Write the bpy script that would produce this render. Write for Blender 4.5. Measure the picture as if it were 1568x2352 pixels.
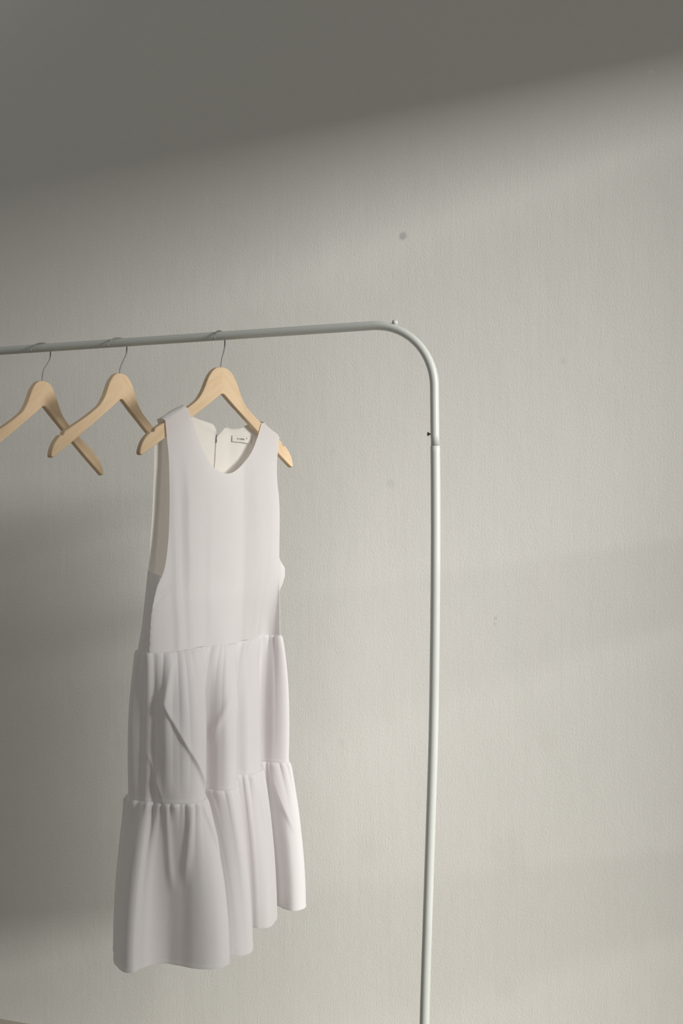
import bpy, bmesh, math, random
from mathutils import Vector, Matrix
C = bpy.context.scene
col = C.collection
for o in list(bpy.data.objects):
    bpy.data.objects.remove(o, do_unlink=True)
R = math.radians

# ---------------------------------------------------------------- camera, light, exposure
CAM_H = 1.193
cd = bpy.data.cameras.new('camera'); cam = bpy.data.objects.new('camera', cd); col.objects.link(cam)
cd.sensor_fit = 'VERTICAL'; cd.sensor_height = 36.0; cd.lens = 36.0 * 2600 / 2352
cd.shift_y = 57 / 2352; cd.clip_start = 0.02
cam.location = (0, 0, CAM_H); cam.rotation_euler = (R(90), 0, R(20.136))
C.camera = cam
C.view_settings.view_transform = 'Standard'
C.view_settings.look = 'None'
C.view_settings.gamma = 1.0
C.view_settings.use_curve_mapping = False
C.view_settings.exposure = 0.0

LIGHT_A, LIGHT_S = 0.36, 0.235      # sideways and downward slope of the daylight per metre
LIGHT_POWER, LIGHT_W, LIGHT_H = 1950, 5.1, 1.9
WORLD = 0.215
w = bpy.data.worlds.new('daylight'); C.world = w; w.use_nodes = True
bg = w.node_tree.nodes['Background']
bg.inputs[0].default_value = (1.0, 1.0, 0.955, 1); bg.inputs[1].default_value = WORLD
# the bright patch of low sky beyond the side window
sd = bpy.data.lights.new('sky_patch', 'AREA'); sd.shape = 'RECTANGLE'; sd.size = LIGHT_W; sd.size_y = LIGHT_H
sd.energy = LIGHT_POWER; sd.color = (1.0, 0.985, 0.95)
sky = bpy.data.objects.new('sky_patch', sd); col.objects.link(sky)
ldir = Vector((-1, LIGHT_A, -LIGHT_S))
sky.rotation_euler = ldir.to_track_quat('-Z', 'Y').to_euler()
sky.location = Vector((-.6, 1.83, 1.25)) - ldir * 11.0
# the paler sky higher up, which the window head hides from the upper wall
sd2 = bpy.data.lights.new('upper_sky', 'AREA'); sd2.shape = 'RECTANGLE'; sd2.size = 5.1; sd2.size_y = 4.0
sd2.energy = 900; sd2.color = (1.0, 0.99, 0.96)
sky2 = bpy.data.objects.new('upper_sky', sd2); col.objects.link(sky2)
ldir2 = Vector((-1, LIGHT_A, -.60))
sky2.rotation_euler = ldir2.to_track_quat('-Z', 'Y').to_euler()
sky2.location = Vector((-.6, 1.83, 1.25)) - ldir2 * 10.0

D = 2.34          # plane of the plastered wall
XW = 0.60         # plane of the window wall
YR = 1.9458       # the rail runs along x in this plane
RAIL_Z = 1.5757
DZ = 0.020       # the measured heights below are lifted by this much

# ---------------------------------------------------------------- helpers
def mesh_obj(name, verts, faces, mat=None, parent=None, smooth=True):
    me = bpy.data.meshes.new(name); me.from_pydata([tuple(v) for v in verts], [], faces); me.update()
    if smooth:
        for p in me.polygons: p.use_smooth = True
    o = bpy.data.objects.new(name, me); col.objects.link(o)
    if mat: me.materials.append(mat)
    if parent: o.parent = parent
    return o
def empty(name, loc, rz=0):
    o = bpy.data.objects.new(name, None); col.objects.link(o)
    o.location = loc; o.rotation_euler = (0, 0, rz); o.empty_display_size = .05
    return o
def tag(o, label=None, cat=None, group=None, kind=None):
    for k, v in (('label', label), ('category', cat), ('group', group), ('kind', kind)):
        if v: o[k] = v
    return o
def box_geo(x0, x1, y0, y1, z0, z1, V, Fc):
    b = len(V)
    V += [(x0,y0,z0),(x1,y0,z0),(x1,y1,z0),(x0,y1,z0),(x0,y0,z1),(x1,y0,z1),(x1,y1,z1),(x0,y1,z1)]
    Fc += [tuple(b+i for i in f) for f in ((0,3,2,1),(4,5,6,7),(0,1,5,4),(1,2,6,5),(2,3,7,6),(3,0,4,7))]
def box(name, x0, x1, y0, y1, z0, z1, mat, parent=None):
    V, Fc = [], []; box_geo(x0, x1, y0, y1, z0, z1, V, Fc)
    return mesh_obj(name, V, Fc, mat, parent, smooth=False)
def catmull(pts, per=8, closed=False):
    P = [Vector(p) for p in pts]; n = len(P); out = []
    segs = n if closed else n - 1
    for i in range(segs):
        p1, p2 = P[i], P[(i+1) % n]
        p0 = P[i-1] if (i > 0 or closed) else p1 + (p1 - p2)
        p3 = P[(i+2) % n] if (i + 2 < n or closed) else p2 + (p2 - p1)
        t0 = 0.0; t1 = t0 + max((p1-p0).length, 1e-9) ** .5
        t2 = t1 + max((p2-p1).length, 1e-9) ** .5; t3 = t2 + max((p3-p2).length, 1e-9) ** .5
        for k in range(per):
            t = t1 + (t2 - t1) * k / per
            A1 = p0*((t1-t)/(t1-t0)) + p1*((t-t0)/(t1-t0)); A2 = p1*((t2-t)/(t2-t1)) + p2*((t-t1)/(t2-t1))
            A3 = p2*((t3-t)/(t3-t2)) + p3*((t-t2)/(t3-t2))
            B1 = A1*((t2-t)/(t2-t0)) + A2*((t-t0)/(t2-t0)); B2 = A2*((t3-t)/(t3-t1)) + A3*((t-t1)/(t3-t1))
            out.append(B1*((t2-t)/(t2-t1)) + B2*((t-t1)/(t2-t1)))
    if not closed: out.append(P[-1].copy())
    return out
def resample(poly, n):
    """n points evenly spaced by length along an open polyline, both ends included"""
    L = [0.0]
    for a, b in zip(poly, poly[1:]): L.append(L[-1] + (b - a).length)
    out, j = [], 0
    for k in range(n):
        s = L[-1] * k / (n - 1)
        while j < len(L) - 2 and L[j+1] < s: j += 1
        d = L[j+1] - L[j]; f = (s - L[j]) / d if d > 1e-12 else 0
        out.append(poly[j].lerp(poly[j+1], min(max(f, 0), 1)))
    return out
def tube(name, path, rad, mat, parent=None, seg=24, cap=True, radii=None, round_end=False):
    """a round bar swept along a 3D polyline"""
    V, Fc = [], []; P = [Vector(p) for p in path]; n = len(P)
    ref = None
    for i, p in enumerate(P):
        t = (P[min(i+1, n-1)] - P[max(i-1, 0)]).normalized()
        if ref is None:
            ref = Vector((0, 0, 1)) if abs(t.z) < .9 else Vector((0, 1, 0))
        a = (ref - t * ref.dot(t)).normalized(); b = t.cross(a); ref = a
        r = radii[i] if radii else rad
        for k in range(seg):
            th = 2 * math.pi * k / seg
            V.append(p + a * (math.cos(th) * r) + b * (math.sin(th) * r))
    for i in range(n - 1):
        for k in range(seg):
            Fc.append((i*seg+k, i*seg+(k+1) % seg, (i+1)*seg+(k+1) % seg, (i+1)*seg+k))
    if cap:
        Fc.append(tuple(range(seg))[::-1]); Fc.append(tuple((n-1)*seg+k for k in range(seg)))
    return mesh_obj(name, V, Fc, mat, parent)
def lathe(name, prof, mat, parent, loc, axis, seg=20):
    """profile (r, h) turned about an axis"""
    ax = Vector(axis).normalized(); q = Vector((0, 0, 1)).rotation_difference(ax)
    V, Fc = [], []; n = len(prof)
    for r, h in prof:
        for k in range(seg):
            th = 2 * math.pi * k / seg
            V.append(q @ Vector((r*math.cos(th), r*math.sin(th), h)) + Vector(loc))
    for i in range(n - 1):
        for k in range(seg): Fc.append((i*seg+k, i*seg+(k+1) % seg, (i+1)*seg+(k+1) % seg, (i+1)*seg+k))
    Fc.append(tuple(range(seg))[::-1]); Fc.append(tuple((n-1)*seg+k for k in range(seg)))
    return mesh_obj(name, V, Fc, mat, parent)

# ---------------------------------------------------------------- materials
def mat_new(name, color, rough=.8, spec=.3, metal=0):
    m = bpy.data.materials.new(name); m.use_nodes = True
    b = m.node_tree.nodes['Principled BSDF']
    b.inputs['Base Color'].default_value = (*color, 1); b.inputs['Roughness'].default_value = rough
    b.inputs['Specular IOR Level'].default_value = spec; b.inputs['Metallic'].default_value = metal
    return m, m.node_tree, b
def N(nt, kind, **kw):
    n = nt.nodes.new(kind)
    for k, v in kw.items(): setattr(n, k, v)
    return n
def noise(nt, vec, scale, detail=3, rough=.5):
    n = N(nt, 'ShaderNodeTexNoise'); n.inputs['Scale'].default_value = scale
    n.inputs['Detail'].default_value = detail; n.inputs['Roughness'].default_value = rough
    nt.links.new(vec, n.inputs['Vector']); return n
def math_n(nt, op, a, b=None, c=None):
    n = N(nt, 'ShaderNodeMath', operation=op)
    for i, v in enumerate((a, b, c)):
        if v is None: continue
        if isinstance(v, (int, float)): n.inputs[i].default_value = v
        else: nt.links.new(v, n.inputs[i])
    return n.outputs[0]
def mapping(nt, vec, scale=(1, 1, 1), rot=(0, 0, 0)):
    n = N(nt, 'ShaderNodeMapping'); n.inputs['Scale'].default_value = scale; n.inputs['Rotation'].default_value = rot
    nt.links.new(vec, n.inputs['Vector']); return n.outputs[0]

WALL_COL = (0.815, 0.80, 0.755)
STAINS = [  # x, z, radius, amount, colour: old marks on the paint
    (-0.717, 1.842, .0095, .42, 0),
    (-0.743, 1.309, .010, .12, 0),
    (-0.373, 1.553, .009, .10, 0),
    (-0.881, 1.379, .010, .05, 0),
    (-0.859, 0.74, .011, .08, 0),
    (-0.514, 1.022, .0045, .25, 0),
    (-0.515, 1.011, .004, .18, 0),
    (-0.796, 0.512, .035, .07, 1),
    (-0.484, 0.532, .05, .05, 0),
    (-0.493, 0.249, .03, .06, 0),
    (-0.407, 0.773, .025, .05, 1),
    (-0.198, 2.123, .006, -.25, 0),
    (-0.186, 0.983, .006, -.15, 0),
]
def wall_material(name, stains=()):
    m, nt, b = mat_new(name, WALL_COL, .92, .15)
    tc = N(nt, 'ShaderNodeTexCoord').outputs['Object']
    big = noise(nt, mapping(nt, tc, (1.4, 1, 1)), 2.2, 4).outputs[0]
    mid = noise(nt, mapping(nt, tc, (3.5, 1, 1)), 5.0, 4).outputs[0]
    mix = N(nt, 'ShaderNodeMix', data_type='RGBA')
    mix.inputs[6].default_value = (0.80, 0.775, 0.74, 1); mix.inputs[7].default_value = (0.76, 0.755, 0.71, 1)
    nt.links.new(math_n(nt, 'ADD', math_n(nt, 'MULTIPLY', big, .6), math_n(nt, 'MULTIPLY', mid, .4)), mix.inputs[0])
    out = mix.outputs[2]
    if stains:
        sx = N(nt, 'ShaderNodeSeparateXYZ'); nt.links.new(tc, sx.inputs[0])
        wob = noise(nt, tc, 60, 2).outputs[0]
        for x, z, r, amt, cc in stains:
            dx = math_n(nt, 'SUBTRACT', sx.outputs[0], x); dz = math_n(nt, 'SUBTRACT', sx.outputs[2], z)
            d = math_n(nt, 'SQRT', math_n(nt, 'ADD', math_n(nt, 'MULTIPLY', dx, dx), math_n(nt, 'MULTIPLY', dz, dz)))
            d = math_n(nt, 'ADD', d, math_n(nt, 'MULTIPLY', math_n(nt, 'SUBTRACT', wob, .5), r * .8))
            mr = N(nt, 'ShaderNodeMapRange', interpolation_type='SMOOTHSTEP')
            mr.inputs['From Min'].default_value = r * .35; mr.inputs['From Max'].default_value = r * 1.25
            mr.inputs['To Min'].default_value = abs(amt); mr.inputs['To Max'].default_value = 0
            nt.links.new(d, mr.inputs['Value'])
            mx = N(nt, 'ShaderNodeMix', data_type='RGBA'); nt.links.new(mr.outputs[0], mx.inputs[0]); nt.links.new(out, mx.inputs[6])
            mx.inputs[7].default_value = ((.95, .95, .93, 1) if amt < 0 else (.25, .25, .24, 1) if cc == 0 else (.55, .45, .36, 1))
            out = mx.outputs[2]
    nt.links.new(out, b.inputs['Base Color'])
    # roller stipple, brush drags and a few lumps in the paint
    st = noise(nt, mapping(nt, tc, (1.0, 1, .6)), 300, 3, .6).outputs[0]
    dr = noise(nt, mapping(nt, tc, (1.0, 1, .07)), 70, 3, .6).outputs[0]
    lg = noise(nt, mapping(nt, tc, (1, 1, .8)), 9, 3).outputs[0]
    vo = N(nt, 'ShaderNodeTexVoronoi'); vo.inputs['Scale'].default_value = 14; nt.links.new(tc, vo.inputs['Vector'])
    lump = N(nt, 'ShaderNodeMapRange'); lump.inputs['From Min'].default_value = 0; lump.inputs['From Max'].default_value = .035
    lump.inputs['To Min'].default_value = 1; lump.inputs['To Max'].default_value = 0; nt.links.new(vo.outputs['Distance'], lump.inputs['Value'])
    h = math_n(nt, 'ADD', math_n(nt, 'MULTIPLY', st, .00075), math_n(nt, 'MULTIPLY', dr, .0003))
    h = math_n(nt, 'ADD', h, math_n(nt, 'MULTIPLY', lg, .0016))
    h = math_n(nt, 'ADD', h, math_n(nt, 'MULTIPLY', lump.outputs[0], .0006))
    bu = N(nt, 'ShaderNodeBump'); bu.inputs['Strength'].default_value = .75; bu.inputs['Distance'].default_value = 1.0
    nt.links.new(h, bu.inputs['Height']); nt.links.new(bu.outputs[0], b.inputs['Normal'])
    return m

def cloth_material(name, color, trans=.32, lining=None):
    m, nt, b = mat_new(name, color, .95, .1)
    b.inputs['Sheen Weight'].default_value = .12; b.inputs['Sheen Roughness'].default_value = .5
    tc = N(nt, 'ShaderNodeTexCoord').outputs['Object']
    wv = noise(nt, mapping(nt, tc, (1, 1, .25)), 900, 2).outputs[0]
    wv2 = noise(nt, mapping(nt, tc, (.3, .3, 1)), 900, 2).outputs[0]
    pu = noise(nt, mapping(nt, tc, (1, 1, .4)), 38, 3).outputs[0]
    h = math_n(nt, 'ADD', math_n(nt, 'ADD', math_n(nt, 'MULTIPLY', wv, .00012), math_n(nt, 'MULTIPLY', wv2, .00012)), math_n(nt, 'MULTIPLY', pu, .0010))
    bu = N(nt, 'ShaderNodeBump'); bu.inputs['Strength'].default_value = .5; bu.inputs['Distance'].default_value = 1.0
    nt.links.new(h, bu.inputs['Height']); nt.links.new(bu.outputs[0], b.inputs['Normal'])
    tr = N(nt, 'ShaderNodeBsdfTranslucent'); tr.inputs[0].default_value = (color[0], color[1] * .99, color[2] * .97, 1)
    nt.links.new(bu.outputs[0], tr.inputs['Normal'])
    if lining:      # the inside of the bodice is lined in cream
        geo = N(nt, 'ShaderNodeNewGeometry'); lm = N(nt, 'ShaderNodeMix', data_type='RGBA')
        nt.links.new(geo.outputs['Backfacing'], lm.inputs[0])
        lm.inputs[6].default_value = (*color, 1); lm.inputs[7].default_value = (*lining, 1)
        nt.links.new(lm.outputs[2], b.inputs['Base Color'])
    ms = N(nt, 'ShaderNodeMixShader'); ms.inputs[0].default_value = trans
    nt.links.new(b.outputs[0], ms.inputs[1]); nt.links.new(tr.outputs[0], ms.inputs[2])
    nt.links.new(ms.outputs[0], nt.nodes['Material Output'].inputs[0])
    return m

def wood_material(name):
    m, nt, b = mat_new(name, (.62, .45, .27), .5, .35)
    tc = N(nt, 'ShaderNodeTexCoord').outputs['Object']
    s = N(nt, 'ShaderNodeSeparateXYZ'); nt.links.new(tc, s.inputs[0])
    ax = math_n(nt, 'ABSOLUTE', s.outputs[0])
    cb = N(nt, 'ShaderNodeCombineXYZ'); nt.links.new(ax, cb.inputs[0]); nt.links.new(s.outputs[1], cb.inputs[1]); nt.links.new(s.outputs[2], cb.inputs[2])
    info = N(nt, 'ShaderNodeObjectInfo')
    ofs = N(nt, 'ShaderNodeVectorMath', operation='ADD'); nt.links.new(cb.outputs[0], ofs.inputs[0])
    side = math_n(nt, 'MULTIPLY', math_n(nt, 'GREATER_THAN', s.outputs[0], 0), .37)
    cb2 = N(nt, 'ShaderNodeCombineXYZ'); nt.links.new(math_n(nt, 'ADD', math_n(nt, 'MULTIPLY', info.outputs['Random'], 3.0), side), cb2.inputs[1])
    nt.links.new(cb2.outputs[0], ofs.inputs[1])
    turned = mapping(nt, ofs.outputs[0], (1, 1, 1), (0, R(-33), 0))
    g = mapping(nt, turned, (7, 70, 70))
    n1 = noise(nt, g, 1.6, 5, .6).outputs[0]
    n2 = noise(nt, mapping(nt, turned, (20, 300, 300)), 1.5, 3).outputs[0]
    f = math_n(nt, 'ADD', math_n(nt, 'MULTIPLY', n1, .75), math_n(nt, 'MULTIPLY', n2, .25))
    cr = N(nt, 'ShaderNodeValToRGB'); e = cr.color_ramp.elements
    e[0].position = .3; e[0].color = (.65, .465, .285, 1); e[1].position = .72; e[1].color = (.75, .58, .39, 1)
    nt.links.new(f, cr.inputs[0]); nt.links.new(cr.outputs[0], b.inputs['Base Color'])
    bu = N(nt, 'ShaderNodeBump'); bu.inputs['Strength'].default_value = .2; bu.inputs['Distance'].default_value = .0006
    nt.links.new(f, bu.inputs['Height']); nt.links.new(bu.outputs[0], b.inputs['Normal'])
    return m

def paint_material(name, color, rough=.42):
    m, nt, b = mat_new(name, color, rough, .4)
    tc = N(nt, 'ShaderNodeTexCoord').outputs['Object']
    n = noise(nt, tc, 350, 2).outputs[0]
    bu = N(nt, 'ShaderNodeBump'); bu.inputs['Strength'].default_value = .1; bu.inputs['Distance'].default_value = .0005
    nt.links.new(n, bu.inputs['Height']); nt.links.new(bu.outputs[0], b.inputs['Normal'])
    return m
def floor_material():
    m, nt, b = mat_new('floor_boards', (.30, .27, .22), .7, .25)
    tc = N(nt, 'ShaderNodeTexCoord').outputs['Object']
    n = noise(nt, mapping(nt, tc, (1.5, 14, 1)), 4, 4).outputs[0]
    cr = N(nt, 'ShaderNodeValToRGB'); cr.color_ramp.elements[0].color = (.38, .36, .31, 1); cr.color_ramp.elements[1].color = (.46, .42, .35, 1)
    nt.links.new(n, cr.inputs[0]); nt.links.new(cr.outputs[0], b.inputs['Base Color'])
    return m

M_WALL = wall_material('plaster_wall', STAINS)
M_WALL2 = wall_material('plaster_side_wall')
M_FLOOR = floor_material()
M_TUBE = paint_material('white_powder_coat', (.60, .615, .585))
M_FRAME = paint_material('window_paint', (.7, .7, .68))
M_STEEL, _, _ = mat_new('hook_steel', (.26, .255, .245), .42, .4, .7)
M_SCREW, _, _ = mat_new('screw_steel', (.22, .21, .20), .45, .5, .7)
M_WOOD = wood_material('maple_wood')
M_CLOTH = cloth_material('white_linen', (.795, .772, .782))
M_BODICE = cloth_material('lined_linen', (.795, .772, .782), .32, (.90, .87, .81))
M_LABEL = cloth_material('label_satin', (.77, .755, .70), .15)
M_ZIP, _, _ = mat_new('zip_tape', (.66, .62, .53), .8, .2)
M_PULL, _, _ = mat_new('zip_pull', (.30, .31, .33), .4, .5, .6)
M_INK, _, _ = mat_new('label_ink', (.22, .18, .15), .9, .1)

# ---------------------------------------------------------------- the room
tag(box('floor', -4.0, XW + .12, -2.5, D, -.08, 0, M_FLOOR), 'grey brown floor along the foot of the plastered wall', 'floor', kind='structure')
tag(box('wall_back', -4.0, XW + .12, D, D + .12, -.08, 3.9, M_WALL), 'plain off-white plastered wall behind the clothes rail', 'wall', kind='structure')
HEAD_Z, SILL_Z, JAMB_FAR, JAMB_NEAR = 1.03 + CAM_H, 0.04, 2.0, 1.31
V, Fc = [], []
box_geo(XW, XW + .10, -2.5, JAMB_NEAR, 0, 3.9, V, Fc)
box_geo(XW, XW + .10, JAMB_FAR, D, 0, 3.9, V, Fc)
box_geo(XW, XW + .10, JAMB_NEAR, JAMB_FAR, HEAD_Z, 3.9, V, Fc)
box_geo(XW, XW + .10, JAMB_NEAR, JAMB_FAR, 0, SILL_Z, V, Fc)
tag(mesh_obj('wall_right', V, Fc, M_WALL2, smooth=False), 'side wall with the tall window', 'wall', kind='structure')
V, Fc = [], []
for zb in (CAM_H + .13, CAM_H - .44):
    box_geo(XW + .04, XW + .06, JAMB_NEAR, JAMB_FAR, zb - .0065, zb + .0065, V, Fc)
tag(mesh_obj('window_1', V, Fc, M_FRAME, smooth=False), 'thin window bars across the tall side window', 'window', kind='structure')

# ---------------------------------------------------------------- the garment rack
rack = empty('garment_rack', (-.5563, YR, 0))
tag(rack, 'white tubular steel garment rack with a rounded corner, standing before the wall', 'garment rack')
def to_rack(p): return (p[0] + .5563, p[1] - YR, p[2] + (DZ if p[2] > .2 else 0))
XL = -1.92
pts = [(XL, 1.3354)] + [(XL, 1.40), (XL, 1.4387)]
for k in range(1, 25):
    a = math.pi - k * math.pi / 2 / 24
    pts.append((XL + .117 + .117 * math.cos(a), 1.4387 + .117 * math.sin(a)))
for k in range(1, 30): pts.append((XL + .117 + (-.6547 - XL - .117) * k / 30, 1.5557))
pts.append((-.6547, 1.5557))
for k in range(1, 29):
    a = math.pi / 2 - k * math.pi / 2 / 28
    pts.append((-.6547 + .117 * math.cos(a), 1.4387 + .117 * math.sin(a)))
pts += [(-.5373, 1.40), (-.5368, 1.3533), (-.5362, 1.3354)]
rad = []
for x, z in pts:
    # pressed a little slimmer where the tube has been bent
    f = 1.0
    if x > -.70:
        s = (x + .6547) / .117 if z > 1.4387 else 1
        f = 1 - .11 * math.exp(-((max(s, 0) - .62) / .42) ** 2) if z > 1.4387 else .945
    rad.append(.0083 * f)
tube('top_rail', [to_rack((x, YR, z)) for x, z in pts], .0083, M_TUBE, rack, 32, radii=rad)
post = catmull([(-.5362, YR, 1.3346), (-.5357, YR, 1.26), (-.5355, YR, 1.1985), (-.5360, YR, 1.08), (-.5372, YR, .9664), (-.5398, YR, .8115),
                (-.5448, YR, .6563), (-.5500, YR, .50), (-.5550, YR, .3449), (-.5590, YR, .18), (-.5612, YR, .029)], 6)
def chamf(path):  # lower tube ends in a rolled lip
    r = [.0086] * len(path); r[0] = .0079; return r
post = [post[0], post[0].lerp(post[1], .05)] + post[1:]
tube('post', [to_rack(p) for p in post], .0086, M_TUBE, rack, 32, radii=chamf(post))
postl = [Vector((XL, YR, 1.3346)), Vector((XL, YR, 1.333)), Vector((XL, YR, .7)), Vector((XL, YR, .029))]
tube('post', [to_rack(p) for p in postl], .0086, M_TUBE, rack, 32, radii=chamf(postl))
for x in (-.5612, XL):
    ft = tube('foot', [to_rack((x, YR - .20 + .40 * k / 20, .016)) for k in range(21)], .011, M_TUBE, rack, 20)
    for yy in (-.19, .145):
        lathe('foot_cap', [(.010, 0), (.0125, .001), (.0125, .006), (.011, .008)], M_SCREW, ft, to_rack((x, YR + yy, 0)), (0, 0, 1))
tube('cross_bar', [to_rack((XL + (-.56 - XL) * k / 20, YR, .085)) for k in range(21)], .0078, M_TUBE, rack, 20)
# ball-headed peg on the bend, thumb screw on the post
pa = Vector((-.6150, YR, 1.5480)); ax = Vector((.34, 0, .94)).normalized()
ball = [(.0024, 0), (.0024, .0064)] + [(.0056 * math.sin(t), .0112 - .0054 * math.cos(t)) for t in [.5 + (math.pi - .5) * k / 10 for k in range(10)]] + [(.0004, .0166)]
lathe('peg', ball, M_TUBE, rack, to_rack(pa), ax)
lathe('thumb_screw', [(.0016, 0), (.0016, .0028), (.0030, .0034), (.0037, .0046), (.0036, .0056), (.0022, .0066), (.0003, .0069)], M_SCREW, rack,
      to_rack((-.5368 - .0074, YR, 1.3559)), (-1, 0, 0))
# second ball peg on the far bend
lathe('peg', ball, M_TUBE, rack, to_rack((XL + .077, YR, 1.5480)), Vector((-.34, 0, .94)).normalized())

# ---------------------------------------------------------------- wooden hangers
HALF_UP = [(0, -58.5), (14, -60.3), (26, -66.5), (38, -79), (46, -92.5), (55, -108.5), (69, -125.5), (90, -140), (121, -157.5), (150, -172.2), (178, -186.2)]
NOTCH = [(181.5, -188.2), (183.0, -190.0), (184.2, -194.2), (186.8, -196.4), (190.2, -195.9), (192.4, -195.2), (194.5, -196.6)]
HALF_TIP = [(198, -199.5), (206, -206.5), (213, -215.5), (218, -225.5), (220.0, -233), (219.2, -237.2), (216, -238.6)]
HALF_LOW = [(208, -234), (190, -223.5), (157, -204.5), (123, -184.0), (79, -157), (34, -129.3), (5, -110.5), (0, -109)]
def hanger_outline():
    up = catmull([Vector((x, z, 0)) for x, z in HALF_UP], 5)
    tip = catmull([Vector((x, z, 0)) for x, z in HALF_TIP], 3)
    half = [(p.x, p.y) for p in up] + NOTCH + [(p.x, p.y) for p in tip] + HALF_LOW
    left = [(-x, z) for x, z in half[1:-1]]
    return half + left[::-1]
def hanger(P, yaw, hook_yaw, hook_drop, hook_scale, shift, label):
    root = empty('clothes_hanger', (P[0], P[1], P[2] - .001), R(yaw))
    tag(root, label, 'clothes hanger', 'wooden clothes hangers on the rail')
    T = .0056; extra = (hook_drop - 58.5) / 1000
    out = hanger_outline(); n = len(out)
    bm = bmesh.new()
    front = [bm.verts.new(((x + shift) / 1000, -T, z / 1000 - extra)) for x, z in out]
    f = bm.faces.new(front)
    r = bmesh.ops.extrude_face_region(bm, geom=[f])
    for v in r['geom']:
        if isinstance(v, bmesh.types.BMVert): v.co.y = T
    bmesh.ops.recalc_face_normals(bm, faces=bm.faces)
    me = bpy.data.meshes.new('body'); bm.to_mesh(me); bm.free()
    for p in me.polygons: p.use_smooth = True
    me.materials.append(M_WOOD)
    body = bpy.data.objects.new('body', me); col.objects.link(body); body.parent = root
    bv = body.modifiers.new('bevel', 'BEVEL'); bv.width = .0022; bv.segments = 4; bv.limit_method = 'ANGLE'; bv.angle_limit = R(50)
    bv.harden_normals = True
    a = R(hook_yaw - yaw); s = hook_scale
    prof = [(-17.5*s, -8.5), (-16.8*s, -6), (-15.5*s, -1.5), (-12.6*s, 4.2), (-7*s, 9.0), (0, 10.6), (6.5, 9.2), (11.2, 4.8), (13.6, -2.5), (14.2, -11),
            (13.4, -19.5), (10.8, -28), (7.2, -36.5), (4.2, -45), (2.6, -52 - extra * 500), (2.0, -57 - extra * 1000), (2.0, -66 - extra * 1000)]
    path = []
    for ss, z in [(p.x, p.y) for p in catmull([Vector((x, z, 0)) for x, z in prof], 5)]:
        path.append((ss / 1000 * math.cos(a), ss / 1000 * math.sin(a), z / 1000))
    sh = (shift / 1000) - .002 * math.cos(a)
    for i, p in enumerate(path):      # the stem runs into the middle of the wood
        f = min(max((-p[2] - .02) / .03, 0), 1)
        path[i] = (p[0] + sh * f, p[1] - .002 * math.sin(a) * f, p[2])
    rr = [.00125] * len(path)
    rr[0] = .0012; rr[1] = .0021; rr[2] = .0021; rr[3] = .0016
    hk = tube('hook', path, .00125, M_STEEL, root, 12, radii=rr)
    hk['label'] = 'thin grey metal hook'
    return root
H3_P, H3_YAW = (-.9600, YR, RAIL_Z), 75.3
hanger(H3_P, H3_YAW, 75.3, 58.5, 1.0, 3, 'pale wooden hanger wearing the white dress, nearest the bend of the rail')
hanger((-1.1790, YR, RAIL_Z), 87, 48, 59.5, 1.45, 0, 'pale wooden empty hanger in the middle, right next to the dress hanger')
hanger((-1.3565, YR, RAIL_Z), 90, 46, 66.5, 1.5, -4, 'pale wooden empty hanger farthest from the dress, its near arm cut by the picture edge')

# ---------------------------------------------------------------- the dress (local: x along the hanger, -y the front, z down from the rail)
dress = empty('dress', H3_P, R(H3_YAW))
tag(dress, 'white sleeveless tiered linen dress hanging on a wooden hanger', 'dress')
def L3(u, n, z): return Vector((u / 1000, -n / 1000, z / 1000))

Z1, Z2, Z3 = -585.0, -843.7, -1135.7
# plan of the cloth at the waist seam, the lower seam and the hem; each is a closed ring cut in matching sections
SEAM1 = [[(-180, -38), (-192, -20), (-203, 2)],
         [(-211, 21), (-186, 31), (-159, 34), (-123, 34)],
         [(-98, 26), (-70, 20), (-54, 19)],
         [(-40, 24), (-20, 25), (14, 17)],
         [(38, 9), (50, 5), (58, 4)],
         [(66, 3), (90, -5), (118, -14)],
         [(150, -30), (174, -42), (185, -44)],
         [(195, -40), (202, -28)],
         [(202, -12), (212, -30), (215, -62), (204, -84)],
         [(160, -76), (100, -62), (0, -48), (-100, -46), (-160, -44)]]
SEAM2 = [[(-195, -46), (-217, -14), (-214, 8)],
         [(-210, 22), (-206, 52), (-197, 74), (-178, 92), (-159, 95)],
         [(-138, 84), (-92, 34), (-85, 26)],
         [(-78, 38), (-75, 63), (-65, 77), (-43, 76)],
         [(-14, 52), (34, 2), (42, -4)],
         [(50, 5), (60, 19), (84, 24), (104, 16)],
         [(128, -4), (164, -42), (172, -46)],
         [(179, -36), (181, -14), (190, 5)],
         [(199, 10), (216, -4), (224, -40), (208, -80)],
         [(150, -84), (50, -66), (-30, -50), (-110, -52), (-165, -62)]]
HEM = [[(-166, -108), (-199, -78), (-226, -48), (-240, -16)],
       [(-239, 8), (-214, 9), (-194, 11), (-176, 28), (-170, 54), (-165, 84), (-153, 107), (-137, 119)],
       [(-115, 119), (-98, 104), (-90, 97)],
       [(-83, 103), (-70, 113), (-52, 116)],
       [(-32, 107), (34, 38), (44, 22)],
       [(54, 31), (59, 48), (72, 60), (98, 53)],
       [(136, 31), (172, -4), (179, -12)],
       [(183, -2), (175, 20), (176, 41), (192, 49)],
       [(214, 44), (232, 6), (222, -66)],
       [(160, -94), (60, -72), (0, -58), (-70, -62), (-120, -84)]]
CNT = [26, 90, 30, 64, 34, 60, 34, 40, 36, 90]
def ring(secs):
    flat = [Vector((u, n, 0)) for s in secs for u, n in s]
    per = 10; cv = catmull(flat, per, True); out = []; i = 0
    for s, c in zip(secs, CNT):
        seg = cv[i*per:(i+len(s))*per] + [cv[((i+len(s))*per) % len(cv)]]
        out += resample(seg, c + 1)[:-1]; i += len(s)
    return out
RINGS = [ring(SEAM1), ring(SEAM2), ring(HEM)]
NR = len(RINGS[0])
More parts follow.
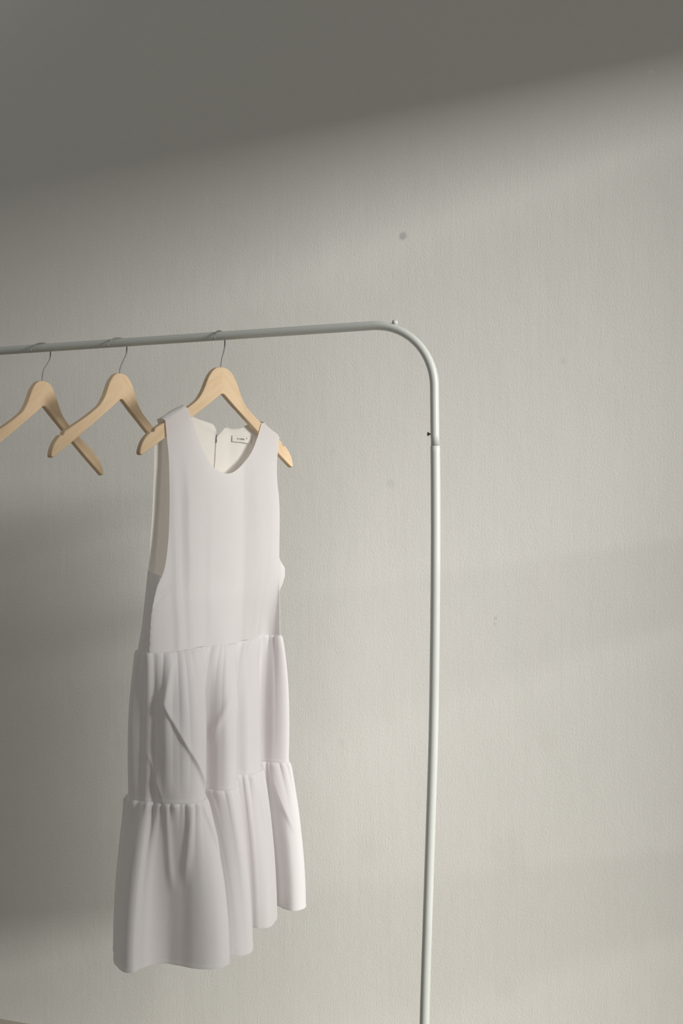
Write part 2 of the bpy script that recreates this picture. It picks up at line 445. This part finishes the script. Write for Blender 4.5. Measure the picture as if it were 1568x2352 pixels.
SEC0 = [sum(CNT[:i]) for i in range(len(CNT))]      # where each section starts

def tier(name, r0, r1, z0, z1, rows, seed, ease_p, creases, parent):
    rnd = random.Random(seed)
    A, B = RINGS[r0], RINGS[r1]
    # arclength along the gathered (upper) edge
    s = [0.0]
    for i in range(NR): s.append(s[-1] + (A[(i+1) % NR] - A[i]).length)
    tot = s[-1]
    # gathers: little folds of uneven width, most of them soon dying out below the seam
    folds, x = [], 0.0
    while x < tot:
        wd = rnd.uniform(8, 21); folds.append((x + wd/2, wd, rnd.uniform(.35, 1.3) * min(wd / 14, 1.3), rnd.choice((.05, .07, .10, .12, .15, .22, .45)))); x += wd
    longf, x = [], 0.0
    while x < tot:
        wd = rnd.uniform(26, 62); longf.append((x + wd/2, wd, rnd.uniform(-1, 1), rnd.uniform(-14, 14))); x += wd
    V, Fc = [], []
    fine = [[] for _ in range(NR)]
    for i in range(NR):
        for c0, wd, a, dec in folds:
            d = abs(s[i] - c0); d = min(d, tot - d)
            if d < wd / 2: fine[i].append(((1 - (2 * d / wd) ** 2) * a, dec))
    for j in range(rows + 1):
        t = j / rows
        e = 1 - (1 - t) ** ease_p
        z = z0 + (z1 - z0) * t
        row = [A[i].lerp(B[i], e) for i in range(NR)]
        for i in range(NR):
            tg = (row[(i+1) % NR] - row[i-1]).normalized(); nm = Vector((tg.y, -tg.x, 0))  # outward
            # ring runs near end -> front -> far end -> back, so outward is to its left
            nm = -nm
            puff = 1.5 * min(t / .035, 1) ** .6 * math.exp(-max(t - .05, 0) / .5)
            g = sum(a * math.exp(-t / dec) for a, dec in fine[i]) * 4.6 * min(t / .02 + .3, 1)
            lf = 0.0
            for c0, wd, a, drift in longf:
                d = abs(s[i] + drift * t - c0)
                if d < wd * 1.5: lf += a * math.exp(-(d / (wd * .42)) ** 2)
            lf *= 3.4 * (.35 + .65 * math.sin(math.pi * min(t * .9 + .1, 1)))
            cz = 0.0
            for (i0, t0, i1, t1, amp, wdt, one) in creases:
                # crease from (ring index, height) to (ring index, height)
                du, dv = (i1 - i0) * 1.6, (t1 - t0) * 290; ln = math.hypot(du, dv)
                px, pv = (i - i0) * 1.6, (t - t0) * 290
                al = (px * du + pv * dv) / ln; pe = (px * dv - pv * du) / ln
                if -20 < al < ln + 20 and abs(pe) < wdt * 6:
                    fade = min(1, max(0, (al + 20) / 40)) * min(1, max(0, (ln + 20 - al) / 40))
                    if one:   # a lip: sharp on one side, easing off on the other
                        q = pe / wdt; cz += amp * fade * (math.exp(-abs(q) * .55) if q > 0 else math.exp(-(q * 1.6) ** 2))
                    else: cz += amp * fade * math.exp(-(pe / wdt) ** 2)
            # the side seam stands up as a thin ridge at the near edge
            sr = 4.0 * math.exp(-((i - SEC0[1] + 2) / 3.2) ** 2) - 2.2 * math.exp(-((i - SEC0[1] - 7) / 3.5) ** 2)
            if r1 == 1:      # gathered flat again where the next tier is sewn on
                k = min(max((t - .84) / .16, 0), 1); k = 1 - k * k * (3 - 2 * k)
                g *= k; lf *= k; cz *= .35 + .65 * k
            off = puff + g + lf + cz + sr
            if t > .975: off += .5
            p = row[i] + nm * off
            V.append(L3(p.x, p.y, z))
    for j in range(rows):
        for i in range(NR):
            k = (i + 1) % NR
            Fc.append((j*NR+i, j*NR+k, (j+1)*NR+k, (j+1)*NR+i))
    o = mesh_obj(name, V, Fc, M_CLOTH, parent)
    return o
P1, P2, P3, P4 = SEC0[1], SEC0[3], SEC0[5], SEC0[7]
tier('skirt_tier', 0, 1, Z1, Z2, 120, 4, 3.6,
     [(P1 + 22, .32, P1 + 86, .95, 5.0, 7, True), (P1 + 2, .72, P1 + 20, .98, 4.0, 6, True), (P1 + 34, .02, P1 + 24, .34, 4, 8, False),
      (P2 + 30, .35, P2 + 8, .62, 3.0, 7, False), (P2 + 40, .05, P2 + 44, .5, 3.0, 7, False)], dress)
tier('skirt_tier', 1, 2, Z2, Z3, 120, 11, 1.9,
     [(P1 + 28, .05, P1 + 36, .5, 3.5, 6, False), (P1 + 58, .04, P1 + 50, .45, 3.5, 7, False), (P1 + 74, .02, P1 + 92, .3, 3.5, 7, True),
      (P3 + 20, .05, P3 + 34, .6, 3, 7, False), (P4 + 10, .05, P4 + 26, .42, 4, 7, True)], dress)

# ---- bodice
FL = [(-211, 21, -585), (-210, 22, -547), (-205, 22, -510), (-192, 21, -472), (-172, 19, -442), (-160, 17, -396), (-154, 15, -341), (-152, 13, -279), (-152, 11, -238), (-156, 10, -201), (-158, 9, -177)]
FR = [(202, -12, -585), (197, -9, -532), (191, -6, -478), (186, -2, -417), (182, 2, -339), (177, 4, -300), (172, 5, -283), (168, 6, -257), (167, 7, -230), (169, 8, -207), (171, 8, -186)]
TOPF = [(-158, 9, -177), (-135, 9, -166), (-115, 9, -155), (-101, 9, -147.5), (-96, 9, -151), (-94, 9, -158), (-84, 9, -175), (-78, 10, -188), (-60, 11, -219), (-36, 12, -246), (-16, 12, -257), (5, 12, -262), (25, 12, -259.5),
        (51, 11, -246), (84, 10, -217), (102, 10, -188), (110, 9, -171), (116, 9, -158), (119, 9, -157), (124, 9, -159), (138, 9, -167), (152, 9, -174), (162, 9, -177), (171, 8, -186)]
RIDGE_L = [(-162, 0, -171), (-146, 0, -162), (-126, 0, -152), (-103, 0, -141)]
RIDGE_R = [(126, 0, -152), (136, 0, -157), (150, 0, -164), (164, 0, -170), (174, 0, -174), (182, 0, -181)]
BL = [(-180, -38, -585), (-179, -29, -544), (-176, -26, -505), (-171, -25, -466), (-166, -24, -419), (-161, -22, -357), (-159, -20, -294), (-160, -17, -247), (-163, -13, -208), (-164, -10, -185), (-162, -9, -177)]
BR = [(210, -80, -585), (217, -58, -545), (229, -44, -510), (239, -34, -480), (241, -30, -462), (237, -28, -447), (224, -28, -434), (210, -27, -405), (204, -25, -353), (190, -20, -264), (182, -16, -220), (180, -10, -184), (181, -9, -186)]
TOPB = [(-162, -9, -177), (-140, -9, -166), (-115, -9, -152), (-92, -9, -144), (-86, -10, -145), (-66, -14, -156), (-35, -18, -162), (-2, -20, -166), (8, -21, -170), (14, -22, -189), (19, -22, -187), (24, -21, -181), (35, -19, -171.5), (57, -18, -171.5), (76, -15, -168.5), (96, -12, -161),
        (112, -9, -153), (123, -9, -154), (138, -9, -165), (152, -9, -172), (164, -9, -177), (181, -9, -186)]
v3 = lambda l: [Vector(p) for p in l]
BV, BF = [], []
def grid(rows):
    b = len(BV); n = len(rows[0])
    for r in rows: BV.extend(L3(*p) for p in r)
    for j in range(len(rows) - 1):
        for i in range(n - 1): BF.append((b+j*n+i, b+j*n+i+1, b+(j+1)*n+i+1, b+(j+1)*n+i))
def coons(bottom, top, left, right, nt, bulge, settle=.4):
    """bottom/top already sampled alike; left/right run upward"""
    ns = len(bottom); Lf = resample(left, nt); Rt = resample(right, nt); rows = []
    for j in range(nt):
        t = j / (nt - 1); row = []
        for i in range(ns):
            q = i / (ns - 1)
            p = bottom[i].lerp(top[i], t) + Lf[j].lerp(Rt[j], q) - bottom[0].lerp(bottom[-1], q).lerp(top[0].lerp(top[-1], q), t)
            f = min(t / settle, 1) if settle else 0; f = f * f * (3 - 2 * f)
            p.y += (Lf[j].lerp(Rt[j], q).y - p.y) * f
            p.y += bulge(p.x, p.z, q, t)
            row.append(p)
        rows.append(row)
    return rows
def by_u(bot, top, n):
    """sample top evenly and take the bottom edge at the same share of the width"""
    T = resample(top, n); u0, u1 = T[0].x, T[-1].x
    B = resample(bot, 1200); out = []
    for p in T:
        f = min(max((p.x - u0) / (u1 - u0), 0), 1); out.append(B[int(round(f * 1199))].copy())
    return out, T
g1 = lambda x, c, w: math.exp(-((x - c) / w) ** 2)
def front_bulge(u, z, q, t):
    edge = math.sin(math.pi * min(max(q, 0), 1)) ** .6
    b = 5.0 * edge * math.sin(math.pi * min(t * 1.05, 1))
    lo = min(max((-z - 225) / 90, 0), 1)
    wb = 3.5 * math.sin(z * .021 + 1) + 2 * math.sin(z * .047)
    r = 2.4 * g1(u + wb * .6, -100 - 18 * (1 - t) , 9) + 2.2 * g1(u + wb * .5, -143 + 6 * t - 10 * (1-t), 8) + 1.2 * g1(u + wb, 98, 11) + 1.3 * g1(u - wb, 20, 26) - 1.8 * g1(u, -124, 13) - 1.4 * g1(u, -62, 22) - 1.0 * g1(u - wb, 66, 16)
    r += 1.6 * g1(u, -30 - 25 * (1 - t), 9) * (1 - t) + 1.4 * g1(u, 140, 10)
    # dart running in from the side seam
    d = ((u + 205) * .62 + (z + 505) * -.78); al = (u + 205) * .78 + (z + 505) * .62
    if -10 < al < 60: r += -2.6 * g1(d, 0, 4) * min(1, (60 - al) / 30)
    return b + 2.3 * r * lo * min(edge * 2.5, 1)
def back_bulge(u, z, q, t):
    edge = math.sin(math.pi * min(max(q, 0), 1))
    k = min(max((-z - 215) / 150, 0), 1); b = -14 * edge * k * k * (3 - 2 * k) * min(t * 5, 1)
    r = 3.0 * g1(z, -180 + .25 * abs(u - 15), 6) * (1 if abs(u - 15) < 75 else 0) * max(0, 1 - abs(u - 15) / 75)   # folded facing below the neck
    near = 6.0 * g1(q, .04, .022)
    return b + r + near
ring1 = RINGS[0]
front_bot = [Vector((p.x, p.y, Z1)) for p in ring1[SEC0[1]:SEC0[8] + 1]]
back_bot = [Vector((p.x, p.y, Z1)) for p in (ring1[SEC0[9] - 8:] + ring1[:1])][::-1]
fl, fr = catmull(v3(FL), 6), catmull(v3(FR), 6); fl[0] = front_bot[0].copy(); fr[0] = front_bot[-1].copy()
bl, br = catmull(v3(BL), 6), catmull(v3(BR), 6); bl[0] = back_bot[0].copy(); br[0] = back_bot[-1].copy()
B, T = by_u(front_bot, catmull(v3(TOPF), 6), 220)
front_rows = coons(B, T, fl, fr, 150, front_bulge); grid(front_rows)
B2, T2 = by_u(back_bot, catmull(v3(TOPB), 6), 170)
back_rows = coons(B2, T2, bl, br, 120, back_bulge, None); grid(back_rows)
# shoulders: the straps roll over the hanger arms
def strap(front_top, ridge, back_top, n=40, k=9):
    def part(poly, ends):      # the very points of the panel's edge between two marks, so the seam closes
        ii = [min(range(len(poly)), key=lambda q: (poly[q] - Vector(e)).length) for e in ends]
        return poly[ii[0]:ii[1] + 1]
    a = part(front_rows[-1], (front_top[0], front_top[-1])); n = len(a)
    r = resample(catmull(v3(ridge), 6), n); b = resample(part(back_rows[-1], (back_top[0], back_top[-1])), n); rows = []
    for j in range(2 * k + 1):
        th = math.pi * j / (2 * k); row = []
        for i in range(n):
            m = (a[i] + b[i]) / 2; hh = r[i] - m
            row.append(m + (a[i] - b[i]) / 2 * math.cos(th) + hh * (abs(math.sin(th)) ** .8))
        rows.append(row)
    grid(rows)
strap(TOPF[:4], RIDGE_L, TOPB[:4])
strap(TOPF[18:], RIDGE_R, TOPB[16:])
# side panels under the arms, joining front to back
def side(fa, ba, f0, b0, push, k=10):
    n = 60; a = resample(fa, n); b = resample(ba, n); rows = []
    for j in range(k + 1):
        q = j / k; row = []
        for i in range(n):
            p = a[i].lerp(b[i], q); d = math.sin(math.pi * q)
            row.append(p + Vector(push) * d * (1 - (i / (n - 1)) * .7))
        rows.append(row)
    grid(rows)
side([p for p in fl if p.z < -452], [p for p in bl if p.z < -440], 0, 0, (-5, 0, 0))
side([p for p in fr if p.z < -418], [p for p in br if p.z < -440], 0, 0, (5, -4, 0))
bod = mesh_obj('bodice', BV, BF, M_BODICE, dress)
bm = bmesh.new(); bm.from_mesh(bod.data); bmesh.ops.remove_doubles(bm, verts=bm.verts, dist=.0004)
bmesh.ops.recalc_face_normals(bm, faces=bm.faces); bm.to_mesh(bod.data); bm.free()
for p in bod.data.polygons: p.use_smooth = True

def on_back(u, z):
    best = None
    for r in back_rows:
        for p in r:
            d = (p.x - u) ** 2 + (p.z - z) ** 2
            if best is None or d < best[0]: best = (d, p.y)
    return best[1]
# zip down the centre back, seen through the neck
zp = [(15 + .01 * k, on_back(15, -190 - 3 * k) + 1.2, -190 - 3 * k) for k in range(60)]
zo = tube('zipper', [L3(*p) for p in zp], .0011, M_ZIP, dress, 8)
zo['label'] = 'cream zip down the centre back'
pv = [(14, on_back(15, -190) + 2.4, -186), (14, on_back(15, -194) + 2.6, -194), (14, on_back(15, -200) + 2.4, -201)]
tube('zip_pull', [L3(*p) for p in pv], .0012, M_PULL, zo, 10)
# woven neck label
lu0, lu1, lz0, lz1 = 57.0, 111.0, -184.0, -196.5
rows = []
for j in range(7):
    rows.append([(lu0 + (lu1 - lu0) * i / 16, on_back(lu0 + (lu1 - lu0) * i / 16, -190) + 1.6 + (.8 if i in (0, 16) else 1.2), lz0 + (lz1 - lz0) * j / 6 - (.8 if i > 9 else 0) * (j / 6)) for i in range(17)])
V = [L3(*p) for r in rows for p in r]; Fc = [(j*17+i, j*17+i+1, (j+1)*17+i+1, (j+1)*17+i) for j in range(6) for i in range(16)]
lo = mesh_obj('neck_label', V, Fc, M_LABEL, dress); lo['label'] = 'cream woven neck label with dark lettering'
sm = lo.modifiers.new('thick', 'SOLIDIFY'); sm.thickness = .0006; sm.offset = 0
def lettering(txt, size, u, z):
    cu = bpy.data.curves.new('lettering', 'FONT'); cu.body = txt; cu.size = size; cu.extrude = .00006; cu.space_character = 1.0
    cu.offset = .00012
    tmp = bpy.data.objects.new('tmp', cu); col.objects.link(tmp); bpy.context.view_layer.update()
    me = bpy.data.meshes.new_from_object(tmp.evaluated_get(bpy.context.evaluated_depsgraph_get()))
    bpy.data.objects.remove(tmp)
    me.name = 'lettering'
    for v in me.vertices:
        x, y, zz = v.co; uu = u + x * 1000
        v.co = L3(uu, on_back(uu, -190) + 3.4 + zz * 1000, z + y * 1000)
    me.materials.append(M_INK)
    o = bpy.data.objects.new('lettering', me); col.objects.link(o); o.parent = lo
    return o
lettering('rc cobra', .0062, 68.5, -191.6)
lettering('TM', .0028, 93.5, -189.0)
